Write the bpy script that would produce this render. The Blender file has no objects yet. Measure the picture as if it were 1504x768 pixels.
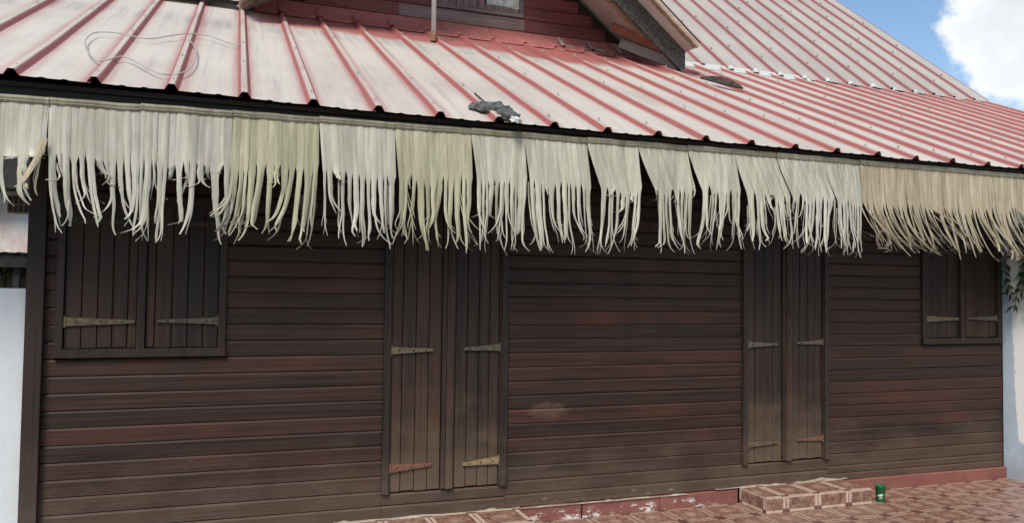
import bpy, math, random
import numpy as np
from mathutils import Vector, Matrix, noise as mnoise
from math import radians, sin, cos, pi
random.seed(7)
scn = bpy.context.scene
col = scn.collection

# ---------------------------------------------------------------- camera
FPX, YAW, PITCH, ROLL = 1153.66, 0.34474, 0.036769, 0.013265      # fitted from the photograph's vanishing points
CAM = np.array([0.0, -5.1603, 1.6])
_f = np.array([sin(YAW)*cos(PITCH), cos(YAW)*cos(PITCH), sin(PITCH)])
_r0 = np.array([cos(YAW), -sin(YAW), 0.0]); _u0 = np.cross(_r0, _f)
_r = cos(ROLL)*_r0 + sin(ROLL)*_u0; _u = -sin(ROLL)*_r0 + cos(ROLL)*_u0
cd = bpy.data.cameras.new('camera'); cam = bpy.data.objects.new('camera', cd); col.objects.link(cam)
cd.sensor_width = 36.0; cd.lens = 36.0*FPX/1504.0; cd.clip_start = 0.05; cd.clip_end = 3000
cam.matrix_world = Matrix(((_r[0], _u[0], -_f[0], CAM[0]), (_r[1], _u[1], -_f[1], CAM[1]), (_r[2], _u[2], -_f[2], CAM[2]), (0, 0, 0, 1)))
scn.camera = cam
def ray(x, y): return _f + (x-752)/FPX*_r - (y-384)/FPX*_u
def on_plane(x, y, p0, n):
    d = ray(x, y); n = np.array(n); t = ((np.array(p0)-CAM) @ n)/(d @ n); return CAM + t*d
def at_y(x, y, Y): return on_plane(x, y, (0, Y, 0), (0, 1, 0))
def at_x(x, y, X): return on_plane(x, y, (X, 0, 0), (1, 0, 0))
def at_z(x, y, Z): return on_plane(x, y, (0, 0, Z), (0, 0, 1))

# ---------------------------------------------------------------- light
SUN_EL, SUN_AZ = 51.0, 216.0          # azimuth from +Y (behind the house) towards +X; veiled sun, so a wide disc
w = bpy.data.worlds.new('World'); scn.world = w; w.use_nodes = True
nt = w.node_tree; nt.nodes.clear()
def wn(t, **k):
    n = nt.nodes.new(t)
    for a, b in k.items(): setattr(n, a, b)
    return n
def wmath(op, a, b=None, c=None):
    n = nt.nodes.new('ShaderNodeMath'); n.operation = op
    for i, v in enumerate((a, b, c)):
        if v is None: continue
        if isinstance(v, (int, float)): n.inputs[i].default_value = v
        else: nt.links.new(v, n.inputs[i])
    return n.outputs[0]
sky = wn('ShaderNodeTexSky', sky_type='NISHITA', sun_disc=False)
sky.sun_elevation = radians(SUN_EL); sky.sun_rotation = radians(SUN_AZ)
sky.air_density = 1.15; sky.dust_density = 0.0; sky.ozone_density = 3.5
tc = wn('ShaderNodeTexCoord')
n1 = wn('ShaderNodeTexNoise'); n1.inputs['Scale'].default_value = 9.0; n1.inputs['Detail'].default_value = 9; n1.inputs['Roughness'].default_value = 0.58
n2 = wn('ShaderNodeTexNoise'); n2.inputs['Scale'].default_value = 1.6; n2.inputs['Detail'].default_value = 2
nt.links.new(tc.outputs['Generated'], n1.inputs['Vector']); nt.links.new(tc.outputs['Generated'], n2.inputs['Vector'])
def bank(az, el, rad):
    v = (sin(radians(az))*cos(radians(el)), cos(radians(az))*cos(radians(el)), sin(radians(el)))
    d = wn('ShaderNodeVectorMath', operation='DISTANCE'); nt.links.new(tc.outputs['Generated'], d.inputs[0]); d.inputs[1].default_value = v
    return wmath('MULTIPLY', wmath('SUBTRACT', rad, d.outputs['Value']), 3.2)
b = wmath('MAXIMUM', bank(65.5, 17, 0.262), bank(-60, 25, 0.3))
b = wmath('MAXIMUM', b, bank(150, 30, 0.34)); b = wmath('MAXIMUM', b, bank(-150, 22, 0.3)); b = wmath('MAXIMUM', b, bank(100, 34, 0.3))
b = wmath('MAXIMUM', b, -0.75)
cov = wmath('ADD', b, wmath('MULTIPLY', wmath('SUBTRACT', n1.outputs['Fac'], 0.5), 0.75))
cov = wmath('ADD', cov, wmath('MULTIPLY', wmath('SUBTRACT', n2.outputs['Fac'], 0.5), 0.5))
mr = wn('ShaderNodeMapRange', interpolation_type='SMOOTHSTEP'); mr.inputs[1].default_value = 0.0; mr.inputs[2].default_value = 0.09
nt.links.new(cov, mr.inputs[0])
mr2 = wn('ShaderNodeMapRange', interpolation_type='SMOOTHSTEP'); mr2.inputs[1].default_value = 0.0; mr2.inputs[2].default_value = 0.36
nt.links.new(cov, mr2.inputs[0])
ccol = wn('ShaderNodeMix', data_type='RGBA'); nt.links.new(mr2.outputs[0], ccol.inputs[0])
ccol.inputs[6].default_value = (6.9, 6.95, 7.0, 1); ccol.inputs[7].default_value = (4.7, 5.2, 5.6, 1)
mix = wn('ShaderNodeMix', data_type='RGBA'); nt.links.new(mr.outputs[0], mix.inputs[0])
nt.links.new(sky.outputs[0], mix.inputs[6]); nt.links.new(ccol.outputs[2], mix.inputs[7])
bg = wn('ShaderNodeBackground'); bg.inputs[1].default_value = 0.052
out = wn('ShaderNodeOutputWorld')
nt.links.new(mix.outputs[2], bg.inputs[0]); nt.links.new(bg.outputs[0], out.inputs[0])
sd = bpy.data.lights.new('sun', 'SUN'); sd.energy = 1.42; sd.angle = radians(20); sd.color = (1.0, 0.93, 0.82)
so = bpy.data.objects.new('sun', sd); col.objects.link(so)
sv = Vector((sin(radians(SUN_AZ))*cos(radians(SUN_EL)), cos(radians(SUN_AZ))*cos(radians(SUN_EL)), sin(radians(SUN_EL))))
so.rotation_euler = sv.to_track_quat('Z', 'Y').to_euler(); so.location = (0, 0, 30)
vs = scn.view_settings; vs.view_transform = 'Standard'; vs.look = 'None'; vs.gamma = 1.0; vs.use_curve_mapping = False
vs.exposure = 1.54

# ---------------------------------------------------------------- helpers
class MB:
    def __init__(s): s.v = []; s.f = []; s.uv = {}
    def add(s, vs, fs, uvs=None):
        o = len(s.v); s.v += [tuple(map(float, p)) for p in vs]
        for i, f in enumerate(fs):
            s.f.append(tuple(o+k for k in f))
            if uvs: s.uv[len(s.f)-1] = uvs[i]
        return s
    def box(s, x0, x1, y0, y1, z0, z1):
        return s.add([(x, y, z) for x in (x0, x1) for y in (y0, y1) for z in (z0, z1)],
                     [(0, 1, 3, 2), (4, 6, 7, 5), (0, 4, 5, 1), (2, 3, 7, 6), (0, 2, 6, 4), (1, 5, 7, 3)])
    def bar(s, a, b, side, up):        # a box along a->b with half-size vectors side and up
        a, b, side, up = map(Vector, (a, b, side, up)); p = []
        for c in (a, b):
            for i in (-1, 1):
                for j in (-1, 1): p.append(c+side*i+up*j)
        return s.add(p, [(0, 1, 3, 2), (4, 6, 7, 5), (0, 4, 5, 1), (2, 3, 7, 6), (0, 2, 6, 4), (1, 5, 7, 3)])
    def prism(s, poly, y0, y1):        # polygon in x,z pushed along y
        n = len(poly)
        vs = [(x, y0, z) for x, z in poly]+[(x, y1, z) for x, z in poly]
        return s.add(vs, [tuple(range(n)), tuple(range(2*n-1, n-1, -1))]+[((i+1) % n, i, n+i, n+(i+1) % n) for i in range(n)])
    def grid(s, P, UV=None):           # P[row][col]
        R, C = len(P), len(P[0])
        fs = [(r*C+c, r*C+c+1, (r+1)*C+c+1, (r+1)*C+c) for r in range(R-1) for c in range(C-1)]
        uv = None
        if UV: uv = [[UV[k//C][k % C] for k in f] for f in fs]
        return s.add([p for row in P for p in row], fs, uv)
    def tube(s, pts, rad, n=8, cap=True):
        pts = [Vector(p) for p in pts]; rings = []
        for i, p in enumerate(pts):
            t = (pts[min(i+1, len(pts)-1)]-pts[max(i-1, 0)]).normalized()
            a = t.orthogonal().normalized() if i == 0 else (pa-t*pa.dot(t)).normalized()
            pa = a; bb = t.cross(a); rr = rad[i] if isinstance(rad, (list, tuple)) else rad
            rings.append([p+a*cos(2*pi*k/n)*rr+bb*sin(2*pi*k/n)*rr for k in range(n)])
        o = len(s.v); s.v += [tuple(q) for ring in rings for q in ring]
        for i in range(len(pts)-1):
            for k in range(n): s.f.append((o+i*n+k, o+i*n+(k+1) % n, o+(i+1)*n+(k+1) % n, o+(i+1)*n+k))
        if cap: s.f.append(tuple(o+k for k in range(n-1, -1, -1))); s.f.append(tuple(o+(len(pts)-1)*n+k for k in range(n)))
        return s
    def lathe(s, prof, c, n=24):
        cx, cy, cz = c; o = len(s.v)
        for r, z in prof: s.v += [(cx+r*cos(2*pi*k/n), cy+r*sin(2*pi*k/n), cz+z) for k in range(n)]
        for i in range(len(prof)-1):
            for k in range(n): s.f.append((o+i*n+k, o+i*n+(k+1) % n, o+(i+1)*n+(k+1) % n, o+(i+1)*n+k))
        return s
    def build(s, name, m, parent=None, smooth=False, kind=None):
        me = bpy.data.meshes.new(name); me.from_pydata(s.v, [], s.f)
        if s.uv:
            L = me.uv_layers.new(name='UVMap').data
            for i, pl in enumerate(me.polygons):
                if i in s.uv:
                    for li, q in zip(pl.loop_indices, s.uv[i]): L[li].uv = q
        if smooth:
            for pl in me.polygons: pl.use_smooth = True
        me.materials.append(m); me.update()
        return link(name, me, parent, kind)
def link(name, me, parent=None, kind=None):
    o = bpy.data.objects.new(name, me); col.objects.link(o)
    if parent:
        o.parent = parent
        l = parent.location if parent.parent is None else Vector((0, 0, 0))
        o.matrix_parent_inverse = Matrix.Translation(-l)
    if kind: o['kind'] = kind
    return o
def thing(name, label, cat, loc, group=None):
    o = bpy.data.objects.new(name, None); col.objects.link(o); o.location = loc; o.empty_display_size = 0.2
    return tag(o, label, cat, group)
def tag(o, label, cat, group=None):
    o['label'] = label; o['category'] = cat
    if group: o['group'] = group
    return o
def rn(a, b): return random.uniform(a, b)

# ---------------------------------------------------------------- materials
class NT:
    def __init__(s, name):
        s.m = bpy.data.materials.new(name); s.m.use_nodes = True; s.t = s.m.node_tree
        s.b = s.t.nodes['Principled BSDF']; s.o = s.t.nodes['Material Output']
    def n(s, t, **k):
        n = s.t.nodes.new(t)
        for a, b in k.items(): setattr(n, a, b)
        return n
    def l(s, a, b): s.t.links.new(a, b)
    def put(s, sock, v):
        if isinstance(v, (int, float)): sock.default_value = v
        elif isinstance(v, tuple): sock.default_value = v if len(v) != 3 or sock.type != 'RGBA' else (*v, 1)
        else: s.l(v, sock)
    def math(s, op, a, b=0.0, c=None, clamp=False):
        n = s.n('ShaderNodeMath', operation=op); n.use_clamp = clamp
        s.put(n.inputs[0], a); s.put(n.inputs[1], b)
        if c is not None: s.put(n.inputs[2], c)
        return n.outputs[0]
    def pos(s): return s.n('ShaderNodeNewGeometry').outputs['Position']
    def sep(s, v):
        n = s.n('ShaderNodeSeparateXYZ'); s.l(v, n.inputs[0]); return n.outputs
    def scale(s, v, sc, rnd=0.0):
        n = s.n('ShaderNodeVectorMath', operation='MULTIPLY'); s.l(v, n.inputs[0]); n.inputs[1].default_value = sc; o = n.outputs[0]
        if rnd:
            q = s.n('ShaderNodeVectorMath', operation='ADD'); s.l(o, q.inputs[0])
            s.l(s.math('MULTIPLY', s.n('ShaderNodeObjectInfo').outputs['Random'], rnd), q.inputs[1]); o = q.outputs[0]
        return o
    def noise(s, v, sc=1.0, det=4, rough=0.55):
        n = s.n('ShaderNodeTexNoise'); s.l(v, n.inputs['Vector']); n.inputs['Scale'].default_value = sc
        n.inputs['Detail'].default_value = det; n.inputs['Roughness'].default_value = rough; return n.outputs['Fac']
    def ramp(s, v, a, b, lo=0.0, hi=1.0):
        n = s.n('ShaderNodeMapRange', interpolation_type='SMOOTHSTEP'); s.put(n.inputs[0], v)
        for i, q in enumerate((a, b, lo, hi)): n.inputs[i+1].default_value = q
        return n.outputs[0]
    def mix(s, f, a, b, mode='MIX'):
        n = s.n('ShaderNodeMix', data_type='RGBA', blend_type=mode); s.put(n.inputs[0], f); s.put(n.inputs[6], a); s.put(n.inputs[7], b); return n.outputs[2]
    def rand(s): return s.n('ShaderNodeObjectInfo').outputs['Random']
    def bump(s, h, st=0.3, d=0.01):
        n = s.n('ShaderNodeBump'); n.inputs['Strength'].default_value = st; n.inputs['Distance'].default_value = d
        s.l(h, n.inputs['Height']); s.l(n.outputs[0], s.b.inputs['Normal'])
    def done(s, colr, rough=0.7, metal=0.0, spec=0.4):
        s.put(s.b.inputs['Base Color'], colr); s.put(s.b.inputs['Roughness'], rough); s.put(s.b.inputs['Metallic'], metal)
        s.b.inputs['Specular IOR Level'].default_value = spec; return s.m
M = {}
def wood(name, dark, mid, red, dust, grain, dust_z=(0.05, 0.85), dust_amt=0.8, patch=False, redness=0.45):
    k = NT(name); p = k.pos(); z = k.sep(p)[2]
    g = k.noise(k.scale(p, grain, 37.0), 1.0, 6, 0.65)
    big = k.noise(k.scale(p, (1.3, 1.0, 2.2), 11.0), 1.0, 4, 0.6)
    c = k.mix(k.ramp(g, 0.36, 0.64), dark, mid)
    rr = k.math('MULTIPLY', k.ramp(big, 0.3, 0.8, 0, 0.8), k.ramp(k.rand(), 1-redness-0.4, 1.0))
    c = k.mix(rr, c, red)
    c = k.mix(1.0, c, k.mix(k.rand(), (0.88, 0.88, 0.89, 1), (1.12, 1.1, 1.08, 1)), 'MULTIPLY')
    mould = k.noise(k.scale(p, tuple(0.35*q for q in grain), 3.0), 1.0, 6, 0.75)
    c = k.mix(k.ramp(mould, 0.52, 0.72, 0, 0.55), c, tuple(q*0.6 for q in dark[:3])+(1,))
    dn = k.noise(k.scale(p, (2.5, 2, 5)), 1.0, 5, 0.65)
    zz = k.math('ADD', z, k.math('MULTIPLY', k.math('SUBTRACT', dn, 0.5), 0.9))
    dz = k.ramp(zz, dust_z[1], dust_z[0], 0.0, dust_amt)
    c = k.mix(dz, c, dust)
    fine = k.noise(k.scale(p, tuple(q*3 for q in grain), 5.0), 1.0, 3, 0.7)
    c = k.mix(k.ramp(fine, 0.58, 0.78, 0, 0.3), c, dust)
    if patch:
        sp = k.sep(p); dx = k.math('DIVIDE', k.math('SUBTRACT', sp[0], 2.13), 0.17); dy = k.math('DIVIDE', k.math('SUBTRACT', z, 0.765), 0.062)
        d = k.math('ADD', k.math('MULTIPLY', dx, dx), k.math('MULTIPLY', dy, dy))
        d = k.math('ADD', d, k.math('MULTIPLY', k.math('SUBTRACT', k.noise(k.scale(p, (16, 4, 30)), 1.0, 5, 0.7), 0.5), 2.6))
        c = k.mix(k.ramp(d, 1.05, 0.3, 0, 0.3), c, (0.17, 0.115, 0.075, 1))
        d2 = k.math('ABSOLUTE', k.math('SUBTRACT', z, 0.135)); 
        s2 = k.math('MULTIPLY', k.ramp(d2, 0.05, 0.01), k.ramp(k.noise(k.scale(p, (7, 2, 26)), 1.0, 5, 0.7), 0.58, 0.7))
        c = k.mix(k.math('MULTIPLY', s2, k.math('MULTIPLY', k.ramp(sp[0], 1.85, 2.1), k.ramp(sp[0], 3.5, 3.0))), c, (0.36, 0.33, 0.27, 1))
    k.bump(k.math('ADD', g, fine), 0.55, 0.005)
    M[name] = k.done(c, k.ramp(g, 0.2, 0.8, 0.5, 0.75), spec=0.35); return M[name]
wood('board', (0.013, 0.0066, 0.0048), (0.041, 0.0185, 0.012), (0.068, 0.0235, 0.0135), (0.125, 0.087, 0.062), (0.7, 5, 46), (-0.1, 0.7), 0.72, patch=True, redness=0.6)
wood('door_plank', (0.012, 0.0076, 0.006), (0.037, 0.0205, 0.0145), (0.064, 0.0275, 0.016), (0.135, 0.093, 0.062), (42, 5, 0.9), (0.2, 0.95), 0.75)
wood('frame_wood', (0.010, 0.0074, 0.0066), (0.028, 0.018, 0.0145), (0.045, 0.0215, 0.0145), (0.1, 0.072, 0.053), (40, 5, 0.8), (0.0, 0.8), 0.75, redness=0.2)
wood('dark_beam', (0.012, 0.010, 0.010), (0.028, 0.022, 0.02), (0.03, 0.022, 0.02), (0.05, 0.045, 0.04), (0.8, 5, 40), dust_amt=0.0, redness=0.1)
wood('grey_plank', (0.04, 0.035, 0.034), (0.15, 0.135, 0.128), (0.1, 0.075, 0.065), (0.26, 0.24, 0.225), (40, 14, 24), dust_amt=0.0, redness=0.1)
wood('grey_siding', (0.12, 0.09, 0.09), (0.25, 0.2, 0.19), (0.16, 0.07, 0.07), (0.3, 0.26, 0.25), (1.2, 5, 45), dust_amt=0.0, redness=0.1)
wood('red_siding', (0.12, 0.036, 0.034), (0.2, 0.06, 0.057), (0.21, 0.065, 0.06), (0.26, 0.12, 0.11), (1.0, 5, 30), dust_amt=0.0, redness=0.4)
wood('tan_wood', (0.34, 0.25, 0.17), (0.52, 0.41, 0.29), (0.45, 0.33, 0.22), (0.5, 0.42, 0.32), (3, 5, 30), dust_amt=0.0, redness=0.2)
wood('orange_wood', (0.4, 0.13, 0.07), (0.55, 0.2, 0.12), (0.55, 0.22, 0.13), (0.5, 0.28, 0.18), (3, 5, 20), dust_amt=0.0, redness=0.4)
wood('shutter_grey', (0.12, 0.07, 0.075), (0.28, 0.19, 0.19), (0.2, 0.1, 0.1), (0.36, 0.3, 0.3), (40, 5, 1.5), dust_amt=0.0, redness=0.3)

def roof_mat(name, pale, red, pinkness, shelter):
    k = NT(name); uv = k.n('ShaderNodeUVMap').outputs[0]; s = k.sep(uv); u, v = s[0], s[1]; p = k.pos(); ps = k.sep(p)
    fr = k.math('FRACT', k.math('ADD', u, 0.5)); d = k.math('ABSOLUTE', k.math('SUBTRACT', fr, 0.5))     # 0 on the rib, 0.5 mid pan
    nl = k.noise(k.scale(uv, (5.0, 0.55, 1), 23.0), 1.0, 5, 0.6)
    nb = k.noise(k.scale(p, (1.1, 0.8, 0.8)), 1.0, 5, 0.6)
    nf = k.noise(k.scale(p, (9, 7, 7)), 1.0, 6, 0.7)
    dd = k.math('ADD', d, k.math('MULTIPLY', k.math('SUBTRACT', nb, 0.5), 0.12))
    side = k.ramp(d, 0.125, 0.08)                                  # rib flanks keep their paint
    pan = k.n('ShaderNodeTexWhiteNoise', noise_dimensions='1D'); k.l(k.math('FLOOR', k.math('MULTIPLY', u, 2.0)), pan.inputs['W'])
    foot = k.math('MULTIPLY', k.math('POWER', k.ramp(dd, 0.34, 0.07), k.math('ADD', 1.1, k.math('MULTIPLY', pan.outputs['Value'], 2.6))), k.ramp(nl, 0.25, 0.7, pinkness*0.45, pinkness*1.25))
    crest = k.ramp(d, 0.058, 0.036)
    red_a = k.math('MAXIMUM', k.math('MULTIPLY', side, 0.95), foot)
    red_a = k.math('MULTIPLY', red_a, k.math('SUBTRACT', 1.0, k.math('MULTIPLY', crest, 0.86)))
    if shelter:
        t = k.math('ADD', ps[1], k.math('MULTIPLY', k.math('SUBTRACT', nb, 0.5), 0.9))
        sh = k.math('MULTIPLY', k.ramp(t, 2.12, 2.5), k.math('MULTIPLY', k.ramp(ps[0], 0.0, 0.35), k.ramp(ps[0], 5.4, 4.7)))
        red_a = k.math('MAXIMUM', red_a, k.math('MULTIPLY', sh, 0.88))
    st = k.ramp(nl, 0.56, 0.8, 0, 0.42); red_a = k.math('MAXIMUM', red_a, k.math('MULTIPLY', st, pinkness))
    fad = k.mix(k.ramp(nb, 0.35, 0.75, 0, 1), pale, tuple(q*0.86 for q in pale[:3])+(1,))
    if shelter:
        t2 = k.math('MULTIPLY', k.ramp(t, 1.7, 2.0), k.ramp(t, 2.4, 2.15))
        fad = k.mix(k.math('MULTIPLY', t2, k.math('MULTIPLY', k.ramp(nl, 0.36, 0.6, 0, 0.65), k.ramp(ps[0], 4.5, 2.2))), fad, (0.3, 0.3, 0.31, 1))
    ln = k.noise(k.scale(uv, (38.0, 0.8, 1), 7.0), 1.0, 3, 0.6)
    fad = k.mix(k.ramp(ln, 0.55, 0.78, 0, 0.34), fad, (0.34, 0.27, 0.25, 1))
    gr = k.noise(k.scale(uv, (9.0, 0.9, 1), 17.0), 1.0, 6, 0.7)
    fad = k.mix(k.ramp(gr, 0.48, 0.72, 0, 0.5), fad, (0.33, 0.31, 0.29, 1))
    fad = k.mix(k.ramp(nb, 0.4, 0.75, 0.0, 0.12), fad, red)
    c = k.mix(red_a, fad, red)
    c = k.mix(k.ramp(k.noise(k.scale(p, (22, 18, 18)), 1.0, 4, 0.7), 0.68, 0.8, 0, 0.25), c, (0.25, 0.22, 0.2, 1))
    k.bump(nf, 0.04, 0.01)
    M[name] = k.done(c, 0.55, spec=0.3)
roof_mat('roof_low', (0.53, 0.485, 0.425, 1), (0.31, 0.078, 0.072, 1), 0.6, True)
roof_mat('roof_up', (0.43, 0.4, 0.36, 1), (0.24, 0.07, 0.068, 1), 0.5, False)
def plain(name, c1, c2, sc=8.0, rough=0.7, metal=0.0, bump=0.0, tint=0.0, spec=0.4):
    k = NT(name); p = k.pos(); n = k.noise(k.scale(p, (sc, sc, sc), 13.0), 1.0, 6, 0.65)
    c = k.mix(k.ramp(n, 0.3, 0.7), (*c1, 1), (*c2, 1))
    if tint:
        c = k.mix(1.0, c, k.mix(k.rand(), (1-tint,)*3+(1,), (1, 1, 1, 1)), 'MULTIPLY')
    if bump: k.bump(n, bump, 0.02)
    M[name] = k.done(c, rough, metal, spec); return M[name]
plain('red_flash', (0.36, 0.11, 0.10), (0.44, 0.17, 0.155), 7, 0.6)
plain('soffit', (0.56, 0.47, 0.42), (0.64, 0.55, 0.5), 3, 0.7)
plain('sealant', (0.46, 0.45, 0.43), (0.58, 0.57, 0.55), 20, 0.6)
plain('screw', (0.3, 0.24, 0.2), (0.5, 0.45, 0.4), 30, 0.5)
plain('galv_white', (0.6, 0.6, 0.6), (0.72, 0.72, 0.7), 6, 0.45)
plain('rust', (0.16, 0.08, 0.04), (0.28, 0.16, 0.09), 40, 0.8)
plain('white_wire', (0.34, 0.31, 0.29), (0.46, 0.43, 0.4), 20, 0.5)
plain('rag', (0.015, 0.017, 0.017), (0.15, 0.16, 0.15), 30, 0.9, bump=0.5)
plain('bark', (0.012, 0.011, 0.01), (0.075, 0.058, 0.05), 14, 0.9, bump=0.4)
plain('white_chip', (0.45, 0.45, 0.43), (0.58, 0.58, 0.56), 20, 0.8)
plain('cup_green', (0.005, 0.11, 0.04), (0.01, 0.15, 0.055), 10, 0.35)
plain('cup_print', (0.45, 0.6, 0.5), (0.6, 0.7, 0.62), 40, 0.5)
plain('hinge_old', (0.03, 0.024, 0.02), (0.06, 0.045, 0.035), 45, 0.8)
plain('hinge_tan', (0.074, 0.046, 0.028), (0.154, 0.123, 0.077), 45, 0.75, bump=0.3)
plain('hinge_grey', (0.049, 0.038, 0.028), (0.123, 0.102, 0.074), 45, 0.7, bump=0.3)
plain('hinge_rust', (0.13, 0.055, 0.036), (0.18, 0.085, 0.055), 40, 0.8, bump=0.3)
plain('hinge_gold', (0.154, 0.092, 0.043), (0.307, 0.234, 0.135), 45, 0.8, bump=0.5)
plain('lamp_grey', (0.1, 0.1, 0.1), (0.18, 0.19, 0.19), 20, 0.5)
plain('lamp_glass', (0.13, 0.12, 0.115), (0.2, 0.18, 0.17), 20, 0.35)
plain('mortar', (0.2, 0.165, 0.125), (0.4, 0.36, 0.29), 12, 0.9, bump=0.4)
plain('concrete', (0.22, 0.2, 0.185), (0.34, 0.32, 0.3), 5, 0.85, bump=0.3)
plain('grout', (0.16, 0.13, 0.115), (0.24, 0.2, 0.18), 25, 0.9)
plain('pane', (0.3, 0.34, 0.3), (0.62, 0.66, 0.6), 9, 0.15)
plain('black_metal', (0.012, 0.012, 0.013), (0.03, 0.03, 0.03), 8, 0.6)
plain('leaf_dark', (0.008, 0.025, 0.012), (0.03, 0.06, 0.025), 7, 0.5)
plain('leaf_mid', (0.035, 0.075, 0.02), (0.09, 0.14, 0.04), 1.2, 0.55)
plain('bark_brown', (0.07, 0.05, 0.035), (0.13, 0.1, 0.08), 8, 0.9)
plain('dirt', (0.065, 0.058, 0.045), (0.11, 0.1, 0.08), 0.7, 0.95, bump=0.3)
plain('stone', (0.1, 0.1, 0.1), (0.26, 0.26, 0.25), 6, 0.9, bump=0.4)
def plaster(name, base, dirt, dirt_amt):
    k = NT(name); p = k.pos(); z = k.sep(p)[2]
    n = k.noise(k.scale(p, (1.2, 1.2, 0.6)), 1.0, 6, 0.65); m = k.noise(k.scale(p, (14, 14, 14)), 1.0, 5, 0.7)
    c = k.mix(k.ramp(m, 0.35, 0.8, 0, 0.15), (*base, 1), tuple(q*0.7 for q in base)+(1,))
    c = k.mix(k.ramp(n, 0.42, 0.72, 0, dirt_amt), c, (*dirt, 1)); k.bump(m, 0.25, 0.01)
    M[name] = k.done(c, 0.85)
plaster('white_plaster', (0.64, 0.66, 0.68), (0.5, 0.46, 0.41), 0.34)
plaster('neighbour_plaster', (0.74, 0.72, 0.70), (0.5, 0.25, 0.19), 0.8)
# blue wall with a ragged whitewashed patch
k = NT('blue_wall'); p = k.pos(); s = k.sep(p)
n = k.noise(k.scale(p, (5, 9, 3)), 1.0, 7, 0.7); m = k.noise(k.scale(p, (16, 16, 16)), 1.0, 5, 0.7)
blue = k.mix(k.ramp(m, 0.3, 0.75), (0.40, 0.475, 0.57, 1), (0.49, 0.56, 0.65, 1))
blue = k.mix(k.ramp(s[2], 0.25, 0.0, 0, 0.5), blue, (0.22, 0.22, 0.23, 1))
edge = k.math('ADD', k.math('MULTIPLY', k.math('SUBTRACT', s[2], 0.9), 0.055), k.math('MULTIPLY', k.math('SUBTRACT', n, 0.5), 0.13))
t = k.math('ADD', k.math('SUBTRACT', -0.105, s[1]), edge)
wm = k.math('MULTIPLY', k.ramp(t, 0.0, 0.012), k.math('MULTIPLY', k.ramp(k.math('ADD', s[2], k.math('MULTIPLY', n, 0.12)), 0.38, 0.42), 1.0))
k.bump(m, 0.2, 0.01); M['blue_wall'] = k.done(k.mix(wm, blue, (0.86, 0.86, 0.84, 1)), 0.85)
# red painted plinth with peeled white scuffs
k = NT('plinth_red'); p = k.pos(); s = k.sep(p)
n = k.noise(k.scale(p, (9, 9, 16)), 1.0, 7, 0.7); m = k.noise(k.scale(p, (3, 3, 3)), 1.0, 5, 0.6)
c = k.mix(k.ramp(m, 0.3, 0.7), (0.185, 0.068, 0.055, 1), (0.25, 0.10, 0.08, 1))
lo = k.ramp(s[2], 0.09, 0.01); c = k.mix(k.math('MULTIPLY', k.ramp(n, 0.53, 0.57), k.math('MULTIPLY', k.ramp(s[0], 4.2, 3.0), k.math('MULTIPLY', k.ramp(m, 0.36, 0.5), k.ramp(s[2], 0.08, 0.045)))), c, (0.62, 0.6, 0.57, 1))
c = k.mix(k.math('MULTIPLY', k.ramp(n, 0.71, 0.74), 0.8), c, (0.6, 0.56, 0.53, 1))
k.bump(n, 0.3, 0.01); M['plinth_red'] = k.done(c, 0.6)
# glazed floor tile: cream double border, dark corners, marbled brown centre
def tile_mat(name, world=False, bandc=(0.37, 0.26, 0.2, 1)):
    k = NT(name); p = k.pos()
    if world: uv = k.n('ShaderNodeVectorMath', operation='FRACTION'); k.l(k.scale(p, (1/0.302, 1/0.302, 0)), uv.inputs[0]); uv = uv.outputs[0]
    else: uv = k.n('ShaderNodeUVMap').outputs[0]
    s = k.sep(uv)
    def ed(a): return k.math('MINIMUM', a, k.math('SUBTRACT', 1.0, a))
    du, dv = ed(s[0]), ed(s[1]); dmin = k.math('MINIMUM', du, dv); dmax = k.math('MAXIMUM', du, dv)
    n = k.noise(k.scale(p, (26, 26, 26)), 1.0, 7, 0.72); v = k.noise(k.scale(p, (60, 60, 60)), 1.0, 4, 0.7); w_ = k.noise(k.scale(p, (1.5, 1.5, 1.5)), 1.0, 3)
    c = k.mix(k.ramp(n, 0.36, 0.62), (0.105, 0.045, 0.033, 1), (0.3, 0.165, 0.118, 1))
    c = k.mix(k.ramp(v, 0.6, 0.75, 0, 0.6), c, (0.42, 0.27, 0.2, 1))
    cu = k.math('SUBTRACT', s[0], 0.5); cv = k.math('SUBTRACT', s[1], 0.5)
    rr = k.math('SQRT', k.math('ADD', k.math('MULTIPLY', cu, cu), k.math('MULTIPLY', cv, cv)))
    c = k.mix(k.ramp(rr, 0.22, 0.06, 0, 0.55), c, (0.42, 0.28, 0.21, 1))
    band = k.math('MULTIPLY', k.ramp(dmin, 0.095, 0.085), k.ramp(dmin, 0.012, 0.02))
    c = k.mix(k.math('MULTIPLY', band, k.ramp(n, 0.3, 0.6, 0.65, 1.0)), c, bandc)
    c = k.mix(k.ramp(dmax, 0.12, 0.11), c, (0.105, 0.045, 0.037, 1))
    c = k.mix(k.ramp(w_, 0.4, 0.75, 0, 0.22), c, (0.3, 0.24, 0.2, 1))
    if world: c = k.mix(k.ramp(dmin, 0.006, 0.003), c, (0.2, 0.16, 0.14, 1))
    M[name] = k.done(c, k.ramp(w_, 0.3, 0.7, 0.28, 0.5), spec=0.5)
tile_mat('tile'); tile_mat('step_tile', False, (0.55, 0.42, 0.335, 1)); tile_mat('tile_sheet', True)
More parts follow.
